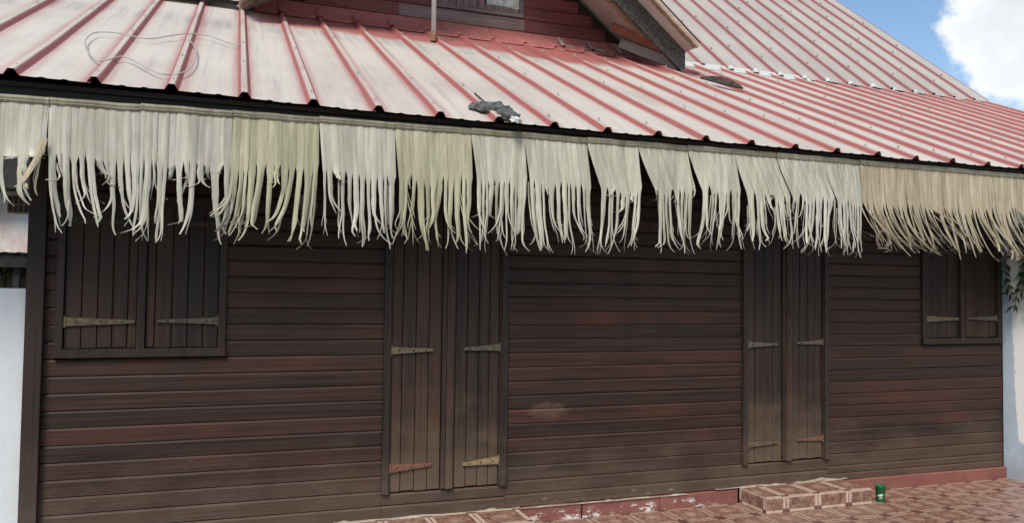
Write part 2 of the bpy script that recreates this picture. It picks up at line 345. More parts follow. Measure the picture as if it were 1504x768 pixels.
# dried palm leaf
def palm(name, c1, c2, c3):
    k = NT(name); uv = k.n('ShaderNodeUVMap').outputs[0]; p = k.pos()
    g = k.noise(k.scale(uv, (160, 2.2, 1), 31.0), 1.0, 4, 0.65); b_ = k.noise(k.scale(p, (3.5, 3.5, 3.0), 3.0), 1.0, 4, 0.6); h = k.noise(k.scale(uv, (26, 1.2, 1), 3.0), 1.0, 3, 0.6)
    c = k.mix(k.ramp(b_, 0.3, 0.7), c1, c2); c = k.mix(k.ramp(h, 0.52, 0.8, 0, 0.7), c, c3)
    c = k.mix(k.ramp(g, 0.57, 0.75, 0, 0.5), c, tuple(q*0.4 for q in c3[:3])+(1,))
    pl_ = k.noise(k.scale(p, (17, 4, 1.1)), 1.0, 4, 0.7); c = k.mix(1.0, c, k.mix(k.ramp(pl_, 0.3, 0.7), (0.70, 0.70, 0.69, 1), (1.1, 1.1, 1.08, 1)), 'MULTIPLY')
    sp = k.noise(k.scale(p, (40, 30, 9)), 1.0, 4, 0.7); c = k.mix(k.ramp(sp, 0.62, 0.76, 0, 0.45), c, (0.16, 0.13, 0.09, 1))
    k.bump(g, 0.45, 0.004); M[name] = k.done(c, 0.6, spec=0.25)
palm('palm_grey', (0.43, 0.415, 0.345, 1), (0.55, 0.535, 0.465, 1), (0.31, 0.305, 0.25, 1))
palm('palm_green', (0.40, 0.375, 0.255, 1), (0.51, 0.48, 0.35, 1), (0.31, 0.285, 0.18, 1))
palm('palm_cream', (0.46, 0.435, 0.345, 1), (0.57, 0.55, 0.46, 1), (0.35, 0.32, 0.23, 1))
palm('palm_tan', (0.39, 0.325, 0.225, 1), (0.49, 0.42, 0.305, 1), (0.27, 0.22, 0.145, 1))
palm('palm_bind', (0.25, 0.225, 0.16, 1), (0.34, 0.31, 0.235, 1), (0.2, 0.17, 0.11, 1))

# ---------------------------------------------------------------- ground
g = MB().add([(-400, -400, -0.06), (400, -400, -0.06), (400, 400, -0.06), (-400, 400, -0.06)], [(0, 1, 2, 3)]).build('ground', M['dirt']); g['kind'] = 'structure'
TS = 0.302; TX0 = 0.62; TY0 = -0.031
fl = MB().box(-1.5, 6.6, -3.6, 0.0, -0.05, -0.012).build('patio_floor', M['grout']); fl['kind'] = 'structure'
def tile_mesh(nm, wx, wy):
    b = MB(); h = 0.004; e = 0.003
    o = [(-wx/2, -wy/2), (wx/2, -wy/2), (wx/2, wy/2), (-wx/2, wy/2)]
    i = [(x*(1-2*e/wx), y*(1-2*e/wy)) for x, y in o]
    U = [(0, 0), (1, 0), (1, 1), (0, 1)]
    b.add([(x, y, -0.012) for x, y in o]+[(x, y, -0.002) for x, y in o]+[(x, y, 0) for x, y in i],
          [(8, 9, 10, 11)]+[(4+k, 4+(k+1) % 4, 8+(k+1) % 4, 8+k) for k in range(4)]+[(k, (k+1) % 4, 4+(k+1) % 4, 4+k) for k in range(4)],
          [U]+[[U[k], U[(k+1) % 4], U[(k+1) % 4], U[k]] for k in range(4)]*2)
    me = bpy.data.meshes.new(nm); me.from_pydata(b.v, [], b.f); L = me.uv_layers.new(name='UVMap').data
    for q, pl in enumerate(me.polygons):
        for li, t in zip(pl.loop_indices, b.uv[q]): L[li].uv = t
    me.materials.append(M['tile']); return me
tm = tile_mesh('floor_tile', TS-0.004, TS-0.004)
rot_q = (0, pi/2, pi, -pi/2)
def in_step(x, y): return (0.72 < x < 1.9 or 3.73 < x < 4.66) and y > -0.34
for i in range(-1, 20):
    for j in range(0, 6):
        x = TX0+(i+0.5)*TS; y = TY0-(j+0.5)*TS
        if x > 6.53 or (in_step(x-TS/2, y) and in_step(x+TS/2, y) and in_step(x, y-TS/2)): continue
        o = link('floor_tile', tm, fl); o.location = (x, y, rn(-0.0008, 0.0008)); o.rotation_euler = (rn(-.002, .002), rn(-.002, .002), random.choice(rot_q))
# the same tiling further out, where single tiles fall outside the picture
o = MB().box(-1.5, 6.6, -3.6, TY0-6*TS, -0.0119, 0.0).build('outer_tiling', M['tile_sheet'], fl)

# ---------------------------------------------------------------- house
house = thing('wooden_house', 'dark brown timber house with plank doors, shutters and faded red ribbed metal roof', 'house', (2.7, 0, 0))
XL, XR = -1.08, 6.505
P1, P2 = radians(25.34), radians(39.745)
EY, EZ = -0.55, 2.65                          # eave edge
BRY = 3.10; BRZ = EZ+(BRY-EY)*math.tan(P1)     # break of slope
RGY = 6.45; RGZ = BRZ+(RGY-BRY)*math.tan(P2)
n_low = (0, -sin(P1), cos(P1))
def low_pt(x, y, h=0.0): return on_plane(x, y, (0, EY-h*sin(P1), EZ+h*cos(P1)), n_low)
D1 = (0.96, 1.815, 0.27, 2.12); D2 = (3.745, 4.565, 0.289, 2.14)
W1 = (-0.935, -0.018, 1.18, 2.08); W2 = (5.562, 6.475, 1.19, 2.09)
fw = MB().box(XL, XR, 0.004, 0.12, 0.1, 2.86).build('front_wall', M['dark_beam'], house)
def board(x0, x1, z0, z1, parent, mat, tilt=0.011, name='board', y=0.0):
    prof = [(0.003, z0+0.001), (-0.0155, z0+0.001), (-0.0195, z0+0.004), (-0.0215, z1-0.015), (-0.0135, z1-0.002), (0.003, z1)]
    n = max(2, int((x1-x0)/0.35)); P = []; sd = rn(0, 99); off = rn(-0.0012, 0.0012)
    for i in range(n+1):
        x = x0+(x1-x0)*i/n
        dz = 0.0013*mnoise.noise((x*1.7, sd, 0)); dy = 0.0015*mnoise.noise((x*1.1, sd, 5))+off
        P.append([(x, y+py+(dy if k in (1, 2, 3) else 0), pz+(dz if k in (1, 2) else 0)) for k, (py, pz) in enumerate(prof)])
    b = MB().grid(P); m_ = len(prof); b.f += [tuple(range(m_-1, -1, -1)), tuple(n*m_+q for q in range(m_))]
    return b.build(name, mat, parent)
def siding(x0, x1, zs, blocks):
    for z0, z1 in zip(zs[:-1], zs[1:]):
        segs = [(x0, x1)]
        for bx0, bx1, bz0, bz1 in blocks:
            if z1 > bz0+0.03 and z0 < bz1-0.03:
                segs = [q for a, c in segs for q in ((a, min(c, bx0)), (max(a, bx1), c)) if q[1]-q[0] > 0.012]
        for a, c in segs: board(a+0.001, c-0.001, z0, z1, fw, M['board'])
zsL = [0.103, 0.189]+[0.285+0.0985*i for i in range(-0, 26)]
zsM = [0.108, 0.197]+[0.2895+0.0975*i for i in range(0, 26)]
zsR = [0.1, 0.16]+[0.2215+0.0962*i for i in range(0, 27)]
siding(XL+0.09, D1[0], zsL, [W1]); siding(D1[1], D2[0], zsM, []); siding(D2[1], XR-0.005, zsR, [W2])
for x0, x1, z0, z1 in ((D1[0], D1[1], 0.105, 0.188), (D1[0], D1[1], 0.19, D1[2]-0.004), (D2[0], D2[1], 0.105, 0.196), (D2[0], D2[1], 0.198, D2[2]-0.004)):
    board(x0+0.001, x1-0.001, z0, z1, fw, M['board'])
for d, z1 in ((D1, 2.8), (D2, 2.8)): board(d[0]+0.001, d[1]-0.001, d[3]+0.05, z1, fw, M['board'])
MB().box(XL, XL+0.088, -0.062, 0.03, -0.02, 2.86).build('corner_post', M['frame_wood'], house)
MB().box(XL+0.03, XL+0.12, 0.121, 7.4, 0.0, 2.85).box(XR+0.06, XR+0.14, 0.14, 7.4, 0.0, 2.85).box(XL+0.13, XR+0.05, 7.3, 7.4, 0, 2.85).build('side_walls', M['board'], house)
MB().box(XR+0.2, 10.3, 0.0, 0.15, -0.03, 2.8).box(10.1, 10.25, 0.16, 7.3, -0.03, 2.85).build('annex_wall', M['white_plaster'], house)
# plinth pieces
for x0, x1, t in ((-0.99, 0.70, 0.0), (1.86, 2.385, 0.004), (2.40, 3.02, 0.0), (3.025, 3.70, 0.003), (4.685, 6.53, 0.002)):
    n = 12; b = MB(); P = []
    for i in range(n+1):
        x = x0+(x1-x0)*i/n; q = 0.004*mnoise.noise((x*3, 1, 2)); h = 0.106-0.008*(x-2)/4.5+q
        P.append([(x, -0.03-t, -0.02), (x, -0.032-t+q, h-0.008), (x, -0.026-t, h), (x, 0.003, h)])
    b.grid(P); b.f += [(3, 2, 1, 0), tuple(n*4+q for q in range(4))]; b.build('plinth', M['plinth_red'], house)
for x0, x1, zb_ in ((0.66, 1.92, 0.112), (1.9, 3.25, 0.104), (3.5, 4.75, 0.12)):
    P = []; n = int((x1-x0)/0.02)
    for i in range(n+1):
        x = x0+(x1-x0)*i/n; h = -0.004+0.02*max(0, mnoise.noise((x*3, 2, 1))+0.1)+0.024*max(0, mnoise.noise((x*9, 5, 1))-0.15); e = min(1, i/3, (n-i)/3)
        P.append([(x, -0.043-0.004*mnoise.noise((x*11, 0, 0)), zb_-0.004), (x, -0.038, zb_+h*0.6*e), (x, -0.024, zb_+h*e)])
    MB().grid(P).build('mortar_bead', M['mortar'], house, smooth=True)
# doors and shutters
def hinge(x, z, ln, dirn, mat, parent, y=-0.052, h=0.021, droop=0.0):
    b = MB(); n = 9; top = []; bot = []
    for i in range(n+1):
        t = i/n; hh = h*(1-0.62*t)*(1+0.09*mnoise.noise((x*9+t*6, z*7, 3)))
        top.append((x+dirn*ln*t, z+hh+droop*t)); bot.append((x+dirn*ln*t, z-hh+droop*t))
    poly = top+bot[::-1]
    if dirn > 0: poly = poly[::-1]
    b.prism(poly, y, y+0.007)
    b.box(*sorted((x-dirn*0.012, x-dirn*0.003)), y+0.001, y+0.008, z-0.034, z+0.034)
    b.tube([(x, y+0.002, z-0.024), (x, y+0.002, z+0.024)], 0.006, 8)
    for t in (0.15, 0.5, 0.82):
        b.lathe([(0.0, 0.0), (0.0055, 0.0), (0.004, 0.004)], (0, 0, 0), 8)
        for q in range(-24, 0): vx, vy, vz = b.v[q]; b.v[q] = (x+dirn*ln*t+vx, y-vz, z+droop*t+vy)
    return b.build('hinge', mat, parent)
def planks(xs, z0, z1, parent, y=-0.022, mat='door_plank'):
    for a, c in zip(xs[:-1], xs[1:]):
        dy = rn(-0.0015, 0.0015); b = MB(); g_ = 0.0022; ch = 0.003
        zb = z0+rn(0, 0.006)
        b.prism([(a+g_, zb), (c-g_, zb), (c-g_, z1), (a+g_, z1)], y+dy+ch, 0.003)
        b.add([(a+g_, y+dy+ch, zb), (c-g_, y+dy+ch, zb), (c-g_, y+dy+ch, z1), (a+g_, y+dy+ch, z1), (a+g_+ch, y+dy, zb+0.001), (c-g_-ch, y+dy, zb+0.001), (c-g_-ch, y+dy, z1), (a+g_+ch, y+dy, z1)],
              [(4, 5, 6, 7), (0, 1, 5, 4), (1, 2, 6, 5), (3, 0, 4, 7), (2, 3, 7, 6)])
        b.build('plank', M[mat], parent)
def door(d, hm, nm):
    x0, x1, z0, z1 = d; W = x1-x0; j = 0.042
    fr = MB().box(x0, x0+j, -0.045, 0.003, z0-0.003, z1).box(x1-j, x1, -0.045, 0.003, z0-0.003, z1).box(x0-0.01, x1+0.01, -0.047, 0.003, z1+0.001, z1+0.045).build('door', M['frame_wood'], house)
    fr['label'] = nm
    a0, a1 = x0+j+0.012, x1-j-0.012; mid = (a0+a1)/2+0.012
    MB().box(x0+j, x0+j+0.011, -0.032, 0.003, z0, z1).box(x1-j-0.011, x1-j, -0.032, 0.003, z0, z1).build('jamb_stop', M['frame_wood'], fr)
    lw = mid-0.048-a0
    planks([a0+lw*q for q in (0, 0.21, 0.48, 0.74, 1.0)], z0+0.004, z1-0.002, fr)
    MB().box(mid-0.046, mid-0.016, -0.034, 0.003, z0+0.006, z1-0.002).build('stile', M['frame_wood'], fr)
    MB().box(mid-0.013, mid+0.033, -0.042, 0.003, z0+0.004, z1-0.002).box(mid+0.004, mid+0.016, -0.047, -0.0421, z0+0.01, z1-0.004).build('astragal', M['door_plank'], fr)
    MB().box(mid+0.035, mid+0.047, -0.026, 0.003, z0+0.005, z1-0.002).build('stile', M['frame_wood'], fr)
    rw = a1-mid-0.049
    planks([mid+0.049+rw*q for q in (0, 0.26, 0.53, 0.77, 1.0)], z0+0.006, z1-0.002, fr)
    for (zz, dl, dr, m1, m2, h1, h2) in hm:
        hinge(a0+0.006, zz, 0.27, 1, M[m1], fr, y=-0.036, h=h1, droop=dl); hinge(a1-0.006, zz+0.012, 0.25, -1, M[m2], fr, y=-0.036, h=h2, droop=dr)
    return fr
door(D1, [(1.197, 0, -0.008, 'hinge_tan', 'hinge_grey', 0.023, 0.022), (0.43, 0.012, -0.014, 'hinge_rust', 'hinge_gold', 0.026, 0.026)], 'double plank door with rust-red and pale lower strap hinges')
door(D2, [(1.205, 0, -0.004, 'hinge_grey', 'hinge_grey', 0.021, 0.019), (0.437, 0.004, 0, 'hinge_tan', 'hinge_rust', 0.02, 0.016)], 'double plank door behind the tiled step')
def shutter(d, hm, fx):
    x0, x1, z0, z1 = d; j = 0.04
    fr = MB().box(x0, x0+j, -0.042, 0.003, z0+0.05, z1).box(x1-j, x1, -0.042, 0.003, z0+0.05, z1).box(x0-0.004, x1+0.004, -0.05, 0.003, z0, z0+0.049).box(x0, x1, -0.044, 0.003, z1+0.001, z1+0.05).build('window_shutter', M['frame_wood'], house)
    m = x0+(x1-x0)*fx
    MB().box(m-0.02, m+0.024, -0.046, 0.003, z0+0.0495, z1-0.001).build('mullion', M['door_plank'], fr)
    a, c = x0+j+0.002, m-0.022; planks([a+(c-a)*q for q in (0, 0.235, 0.45, 0.655, 0.87, 1.0)], z0+0.052, z1-0.003, fr)
    a2, c2 = m+0.026, x1-j-0.002; planks([a2+(c2-a2)*q for q in (0, 0.12, 0.35, 0.565, 0.785, 1.0)], z0+0.052, z1-0.003, fr)
    for zz in (z0+hm, z1-0.11):
        lowh = zz < z1-0.3; hinge(a+0.012, zz, 0.36, 1, M['hinge_tan' if lowh else 'hinge_old'], fr, y=-0.036, h=0.025); hinge(c2-0.012, zz+0.004, 0.33, -1, M['hinge_grey' if lowh else 'hinge_old'], fr, y=-0.036, h=0.02)
    return fr
shutter(W1, 0.207, 0.485); shutter(W2, 0.215, 0.49)

# roofs
RIB0, RS = -1.075, 0.3761
prof_rib = [(-0.036, 0.0), (-0.014, 0.032), (0.014, 0.032), (0.036, 0.0)]
def sheet(k0, npan, y0, z0, pitch, length, parent, mat, lift=0.0, rib0=RIB0, nseg=14, wave=0.005):
    xs = []
    for q in range(npan):
        c = q*RS
        xs += [(c+a, h) for a, h in prof_rib]
        for s_ in (0.36, 0.64): xs += [(c+RS*s_-0.02, 0.0), (c+RS*s_-0.008, 0.0008), (c+RS*s_+0.008, 0.0008), (c+RS*s_+0.02, 0.0)]
    xs += [(npan*RS-0.036, -0.002), (npan*RS-0.016, -0.002)]
    P, UV = [], []; cy, sy = cos(pitch), sin(pitch); xb = rib0+k0*RS
    sd = rn(0, 100); dl = rn(-0.006, 0.006)
    for i in range(nseg+1):
        t = dl*(1-i/nseg)+length*(i/nseg)**1.3; row, uvr = [], []
        for a, h in xs:
            x = xb+a; e = math.exp(-t*2.2)
            hh = h+lift+0.02*max(0.0, min(1.0, (0.9-x)/2.0))*e+wave*mnoise.noise((x*1.9, t*1.4, sd*0.02))*(0.5+e)+0.003*mnoise.noise((x*6, t*3, 7.7))*(0.3+e)
            if i == 0 and h == 0: hh += -0.004*abs(sin((a/RS)*pi))
            row.append((x, y0+t*cy-hh*sy, z0+t*sy+hh*cy)); uvr.append(((x-rib0)/RS, t))
        P.append(row); UV.append(uvr)
    o = MB().grid(P, UV).build('roof_sheet', mat, parent, smooth=True); o.data.set_sharp_from_angle(angle=radians(14)); return o
LOWL = (BRY-EY+0.3)/cos(P1)
lr = MB().bar((-2.55, 1.28, EZ+(1.28-EY)*math.tan(P1)-0.045), (10.4, 1.28, EZ+(1.28-EY)*math.tan(P1)-0.045), (0, 1.95*cos(P1), 1.95*sin(P1)), (0, -0.012*sin(P1), 0.012*cos(P1))).build('lower_roof', M['dark_beam'], house)
for k0 in range(-5, 30, 2): sheet(k0, 2, EY, EZ, P1, LOWL, lr, M['roof_low'])
ur = MB().bar((-2.4, (BRY+RGY)/2+.03, (BRZ+RGZ)/2-0.06), (10.2, (BRY+RGY)/2+.03, (BRZ+RGZ)/2-0.06), (0, 1.62*cos(P2), 1.62*sin(P2)), (0, -0.012*sin(P2), 0.012*cos(P2))).build('upper_roof', M['dark_beam'], house)
UPL = (RGY-BRY)/cos(P2); URIB = 6.199-RS*23
for k0 in range(16, 34, 2):
    if URIB+k0*RS > 3.4: sheet(k0, 2, BRY+0.015, BRZ+0.03, P2, UPL, ur, M['roof_up'], rib0=URIB, nseg=8)
for k0 in (-2, 0, 2, 4, 5):
    sheet(k0-4, 2, BRY-0.12, BRZ+0.03, P2, UPL+0.1, ur, M['roof_up'], nseg=8)
# back slope, ridge cap, rake trims
bk = MB().add([(-2.55, RGY, RGZ+0.03), (10.33, RGY, RGZ+0.03), (10.33, 9.2, 4.9), (-2.55, 9.2, 4.9)], [(0, 1, 2, 3)]).build('back_slope', M['roof_up'], ur)
MB().tube([(-2.6, RGY, RGZ+0.03), (10.36, RGY, RGZ+0.03)], 0.05, 8).build('ridge_cap', M['red_flash'], ur)
# screws on the ribs
b = MB()
for k0 in range(-5, 31):
    for i, t in enumerate((0.17, 0.95, 1.75, 2.55, 3.4)):
        x = RIB0+k0*RS; tt = t+rn(-.04, .04); h = 0.034
        y = EY+tt*cos(P1)-h*sin(P1); z = EZ+tt*sin(P1)+h*cos(P1); q = 0.008
        if random.random() < 0.25: continue
        b.box(x-q, x+q, y-q, y+q, z-0.004, z+0.006); b.box(x-0.004, x+0.004, y-0.005, y+0.003, z+0.006, z+0.018)
b.build('roof_screws', M['screw'], lr, kind='stuff')
b = MB()
for k0 in range(16, 34):
    for t in (0.5, 1.5, 2.5, 3.5):
        x = URIB+k0*RS; tt = t+rn(-.08, .08)+(k0 % 2)*0.3; h = 0.034
        if x < 5: continue
        y = BRY+tt*cos(P2)-h*sin(P2); z = BRZ+0.03+tt*sin(P2)+h*cos(P2); q = 0.011
        b.box(x-q, x+q, y-q, y+q, z-0.004, z+0.012)
b.build('roof_screws', M['screw'], ur, kind='stuff')
for q in range(22, 31):
    x = URIB+q*RS; b = MB(); s_ = rn(0.42, 0.68)*(1 if q < 29 else 0.6)
    b.lathe([(0.001, 0.06*s_), (0.035*s_, 0.052*s_), (0.058*s_, 0.02), (0.07*s_, -0.02)], (x, BRY-0.03, BRZ+0.03), 9)
    b.v = [(vx+0.012*mnoise.noise((vx*20, vy*20, vz*20)), vy, vz+0.012*mnoise.noise((vx*25, vy*25, 3))) for vx, vy, vz in b.v]
    b.build('sealant_patch', M['sealant'], ur, smooth=True)
b = MB(); P = []
for i in range(41):
    x = 4.85+i*0.055; q = 0.008*mnoise.noise((x*8, 0, 0)); lz = lambda y_: EZ+(y_-EY)*math.tan(P1); P.append([(x, BRY-0.075+q, lz(BRY-0.075+q)+0.005), (x, BRY-0.01, lz(BRY-0.01)+0.026+q*0.4), (x, BRY+0.05, BRZ+0.03+0.035*math.tan(P2)+0.012)])
b.grid(P).build('break_sealant', M['sealant'], ur)
# eave beam and rafters
MB().box(-2.5, 10.3, -0.455, -0.405, 2.50, 2.655).build('eave_beam', M['dark_beam'], house)
for i in range(14):
    x = -2.2+i*0.95; z0 = EZ-0.085
    MB().bar((x, -0.40, z0+0.15*math.tan(P1)-0.035), (x, 1.2, z0+1.75*math.tan(P1)-0.035), (0.025, 0, 0), (0, -0.04*sin(P1), 0.04*cos(P1))).build('rafter', M['dark_beam'], house)

# dormer
DY = BRY+0.16; DXC = 2.42; DZE = 4.32; DXE = 4.823; DS = 0.82; DAP = DZE+(DXE-DXC)*DS
wb = at_y(667, 33, DY)[2]                                          # foot of its boarding
dm = MB().prism([(0.12, wb-0.2), (4.72, wb-0.2), (4.72, DZE+0.03), (DXC, DAP-0.1), (0.12, DZE+0.03)], DY+0.022, DY+0.10).build('dormer', M['dark_beam'], house)
dw0, dw1 = at_y(632, 5, DY)[0], at_y(768, 25, DY)[0]
dwz = wb+0.165; zz = wb
row = 0
while zz < DAP-0.15:
    z1 = zz+0.145
    xa = max(0.14, DXC-(DAP-0.12-z1)/DS); xb = min(4.70, DXC+(DAP-0.12-z1)/DS)
    if xb-xa > 0.2:
        segs = [(xa, xb)]
        if zz+0.07 > dwz and zz < dwz+0.9: segs = [(xa, dw0), (dw1, xb)]
        if row == 0: segs = [(xa, dw0-0.35), (dw0-0.349, dw1+0.02), (dw1+0.021, xb)]
        for i, (a, c) in enumerate(segs):
            if c-a > 0.05:
                gm = 'grey_siding' if (row == 0 and i == 1) else 'red_siding'
                board(a, c, zz, z1-0.001, dm, M[gm], y=DY+0.02, tilt=0.016)
    zz = z1; row += 1
MB().box(dw0, dw1, DY-0.02, DY+0.02, dwz-0.015, dwz+0.035).box(dw0, dw0+0.045, DY-0.018, DY+0.02, dwz+0.0355, dwz+0.85).box(dw1-0.045, dw1, DY-0.018, DY+0.02, dwz+0.0355, dwz+0.85).box(dw0, dw1, DY-0.02, DY+0.02, dwz+0.851, dwz+0.9).build('window_frame', M['grey_siding'], dm)
n = 12
for i in range(n):
    a = dw0+0.047+(dw1-dw0-0.094)*i/n; c = dw0+0.047+(dw1-dw0-0.094)*(i+1)/n
    top = dwz+0.8 if i < n*0.55 else dwz+0.125-0.004*i+rn(-0.004, 0.004)
    MB().box(a+0.003, c-0.003, DY-0.006+rn(-.003, .003), DY+0.019, dwz+0.036, top).build('window_plank', M['shutter_grey'], dm)
MB().box(dw0+0.6*(dw1-dw0), dw1-0.046, DY+0.006, DY+0.016, dwz+0.06, dwz+0.84).build('window_pane', M['pane'], dm)
P = []                                                              # flashing along its foot
for i in range(361):
    x = 0.16+4.5*i/360; q = 0.010*mnoise.noise((x*5, 3, 1)); kx = abs(((x-RIB0)/RS+0.5) % 1-0.5)*RS
    rib = 0.036*max(0, min(1, (0.040-kx)/0.022)); yb = DY-0.24
    P.append([(x, yb+q, EZ+(yb-EY)*math.tan(P1)+0.010+rib), (x, DY-0.07, EZ+(DY-0.07-EY)*math.tan(P1)+0.045+rib*0.8), (x, DY+0.012, wb-0.02+q*0.3), (x, DY+0.02, wb+0.004)])
MB().grid(P).build('flashing', M['red_flash'], dm)
def dz(x): return DAP-abs(x-DXC)*DS
ang = math.atan(DS); DYF = 2.2; DYB = 5.5
for sg in (1, -1):
    L = (DXE-DXC)/cos(ang)
    for q in range(9):                                              # sheets side by side along the ridge
        y0 = DYF+q*RS; 
        if y0 > DYB: break
        prof = [(0.0, 0.0), (0.02, 0.0), (0.042, 0.03), (0.068, 0.03), (0.09, 0.0), (RS, -0.001), (RS+0.015, -0.001)]
        P, UV = [], []
        for i in range(7):
            t = L*i/6; rw, ur_ = [], []
            for a, h in prof:
                rw.append((DXC+sg*(t*cos(ang)+h*sin(ang)), y0+a, DAP+0.03-t*sin(ang)+h*cos(ang))); ur_.append(((a-0.055)/RS, t))
            P.append(rw); UV.append(ur_)
        MB().grid(P, UV).build('dormer_sheet', M['roof_up'], dm)
    a = (DXC+sg*0.01, 0, DAP+0.012); e = (DXC+sg*(DXE-DXC-0.005), 0, DZE+0.012)
    def along(y0, y1, lo, hi, mat, nm, s0=0.0, s1=1.0):
        nx, nz = -sg*sin(ang), -cos(ang)                            # towards the underside
        pa = (a[0]+(e[0]-a[0])*s0, a[2]+(e[2]-a[2])*s0); pe = (a[0]+(e[0]-a[0])*s1, a[2]+(e[2]-a[2])*s1)
        poly = [(pa[0]+nx*lo, pa[1]+nz*lo), (pe[0]+nx*lo, pe[1]+nz*lo), (pe[0]+nx*hi, pe[1]+nz*hi), (pa[0]+nx*hi, pa[1]+nz*hi)]
        if sg < 0: poly = poly[::-1]
        return MB().prism(poly[::-1], y0, y1).build(nm, mat, dm)
    along(DYF+0.01, DYB, 0.0, 0.012, M['soffit'], 'soffit')
    along(DYF+0.002, DYF+0.035, 0.013, 0.05, M['tan_wood'], 'rake_batten')
    along(DYF+0.085, DYF+0.11, 0.013, 0.03, M['tan_wood'], 'rake_batten')
    along(2.66, 2.70, 0.013, 0.045, M['tan_wood'], 'rake_batten'); along(2.86, 2.90, 0.013, 0.045, M['tan_wood'], 'rake_batten')
# barge boards with a plumb-cut foot
for sg in (1, -1):
    def mx(x): return x if sg > 0 else 2*DXC-x
    ft = 4.80 if sg > 0 else 4.66; fz_ = DZE+(DXE-ft)*DS
    poly = [(mx(DXC), DAP-0.02), (mx(ft), fz_-0.01), (mx(ft), fz_-0.205 if sg > 0 else fz_-0.12), (mx(ft-0.055), fz_-0.23 if sg > 0 else fz_-0.15), (mx(DXC), DAP-(0.30 if sg > 0 else 0.26))]
    if sg > 0: poly = poly[::-1]
    MB().prism(poly, 2.485, 2.53).build('barge_board', M['grey_plank' if sg > 0 else 'tan_wood'], dm)
# orange plate board and grey cheek under the eave
A = Vector((4.20, 3.16, DZE+0.43)); B_ = Vector((4.80, 2.56, DZE-0.02))
dn_ = (B_-A).normalized(); upv = Vector((0.0, -0.1, 1)); upv = (upv-dn_*upv.dot(dn_)).normalized()
MB().bar(A, B_, dn_.cross(upv)*0.012, upv*0.045).build('plate_board', M['orange_wood'], dm)
A2, B2 = A-upv*0.11+Vector((0.2, 0.05, -0.05)), B_-upv*0.10+Vector((0.05, 0.05, 0))
MB().bar(A2, B2, dn_.cross(upv)*0.01, upv*0.055).build('cheek_board', M['soffit'], dm)
MB().bar((4.7, 2.97, DZE-0.12), (4.7, 4.2, DZE-0.12), (0.02, 0, 0), (0, 0, 0.16)).build('cheek_board', M['dark_beam'], dm)

# ---------------------------------------------------------------- palm fringe
FY = -0.50
def head_z(x): return float(np.interp(x, (-1.1, 0.5, 3.3, 6.5), (2.560, 2.583, 2.604, 2.602)))
PAN = [  # x0, x1 at the top; x0, x1 where the slits begin; row of slits; row of tips; sideways drift of the tips (pixels); colour
 (-75, 71, -75, 66, 226, 330, 0, 'palm_grey'), (71, 206, 70, 206, 234, 342, 10, 'palm_grey'), (206, 341, 205, 338, 240, 352, 0, 'palm_grey'),
 (341, 468, 338, 468, 250, 357, -9, 'palm_green'), (468, 579, 474, 581, 257, 360, 3, 'palm_grey'), (579, 691, 586, 694, 262, 366, 0, 'palm_green'),
 (691, 769, 701, 774, 267, 366, -2, 'palm_cream'), (769, 861, 779, 868, 270, 369, 6, 'palm_cream'), (861, 936, 884, 942, 281, 374, -6, 'palm_cream'),
 (936, 1009, 963, 1022, 281, 368, 0, 'palm_cream'), (1009, 1078, 1033, 1088, 285, 366, -2, 'palm_cream'), (1078, 1139, 1098, 1162, 289, 364, 6, 'palm_cream'),
 (1139, 1208, 1164, 1226, 292, 377, -4, 'palm_grey'), (1208, 1261, 1231, 1266, 297, 377, 2, 'palm_grey'), (1261, 1421, 1266, 1426, 303, 375, 36, 'palm_tan'),
 (1421, 1565, 1427, 1570, 311, 381, 30, 'palm_tan'), (-230, -76, -230, -76, 215, 325, 0, 'palm_cream')]
ORD = ['first', 'second', 'third', 'fourth', 'fifth', 'sixth', 'seventh', 'eighth', 'ninth', 'tenth', 'eleventh', 'twelfth', 'thirteenth', 'fourteenth', 'fifteenth']
LAB = ['grey dried-palm fringe panel over the white fence wall with one loose folded leaf',
 'grey palm fringe panel with gappy strands, first from the house corner post',
 'grey palm fringe panel with some short broken strands, second from the house corner post',
 'yellow-green palm fringe panel, third from the house corner post, beside the wall lamp',
 'pale grey palm fringe panel, fourth from the house corner post, ending at the first door',
 'yellowish palm fringe panel hanging over the door with rust-red hinge',
 'narrow pale palm fringe panel under the grey rag, sixth from the house corner post',
 'pale palm fringe panel, seventh from the house corner post, with a gap on one side',
 'narrow slanting palm fringe panel with wide dark gap, eighth from the house corner post',
 'narrow slanting palm fringe panel, ninth from the house corner post, tips crossing',
 'narrow slanting palm fringe panel, tenth from the house corner post, next to the second door',
 'slanting palm fringe panel, eleventh from the corner post, over the door behind the tiled step',
 'greyish slanting palm fringe panel, twelfth from the corner post, over the tiled step door',
 'narrowest greyish palm fringe panel squeezed against the wide tan panel',
 'wide tan palm fringe panel with strands swept sideways over the shutters near the blue wall',
 'tan palm fringe panel hanging in front of the blue side wall',
 'pale palm fringe panel at the free end of the eave over the white fence wall']
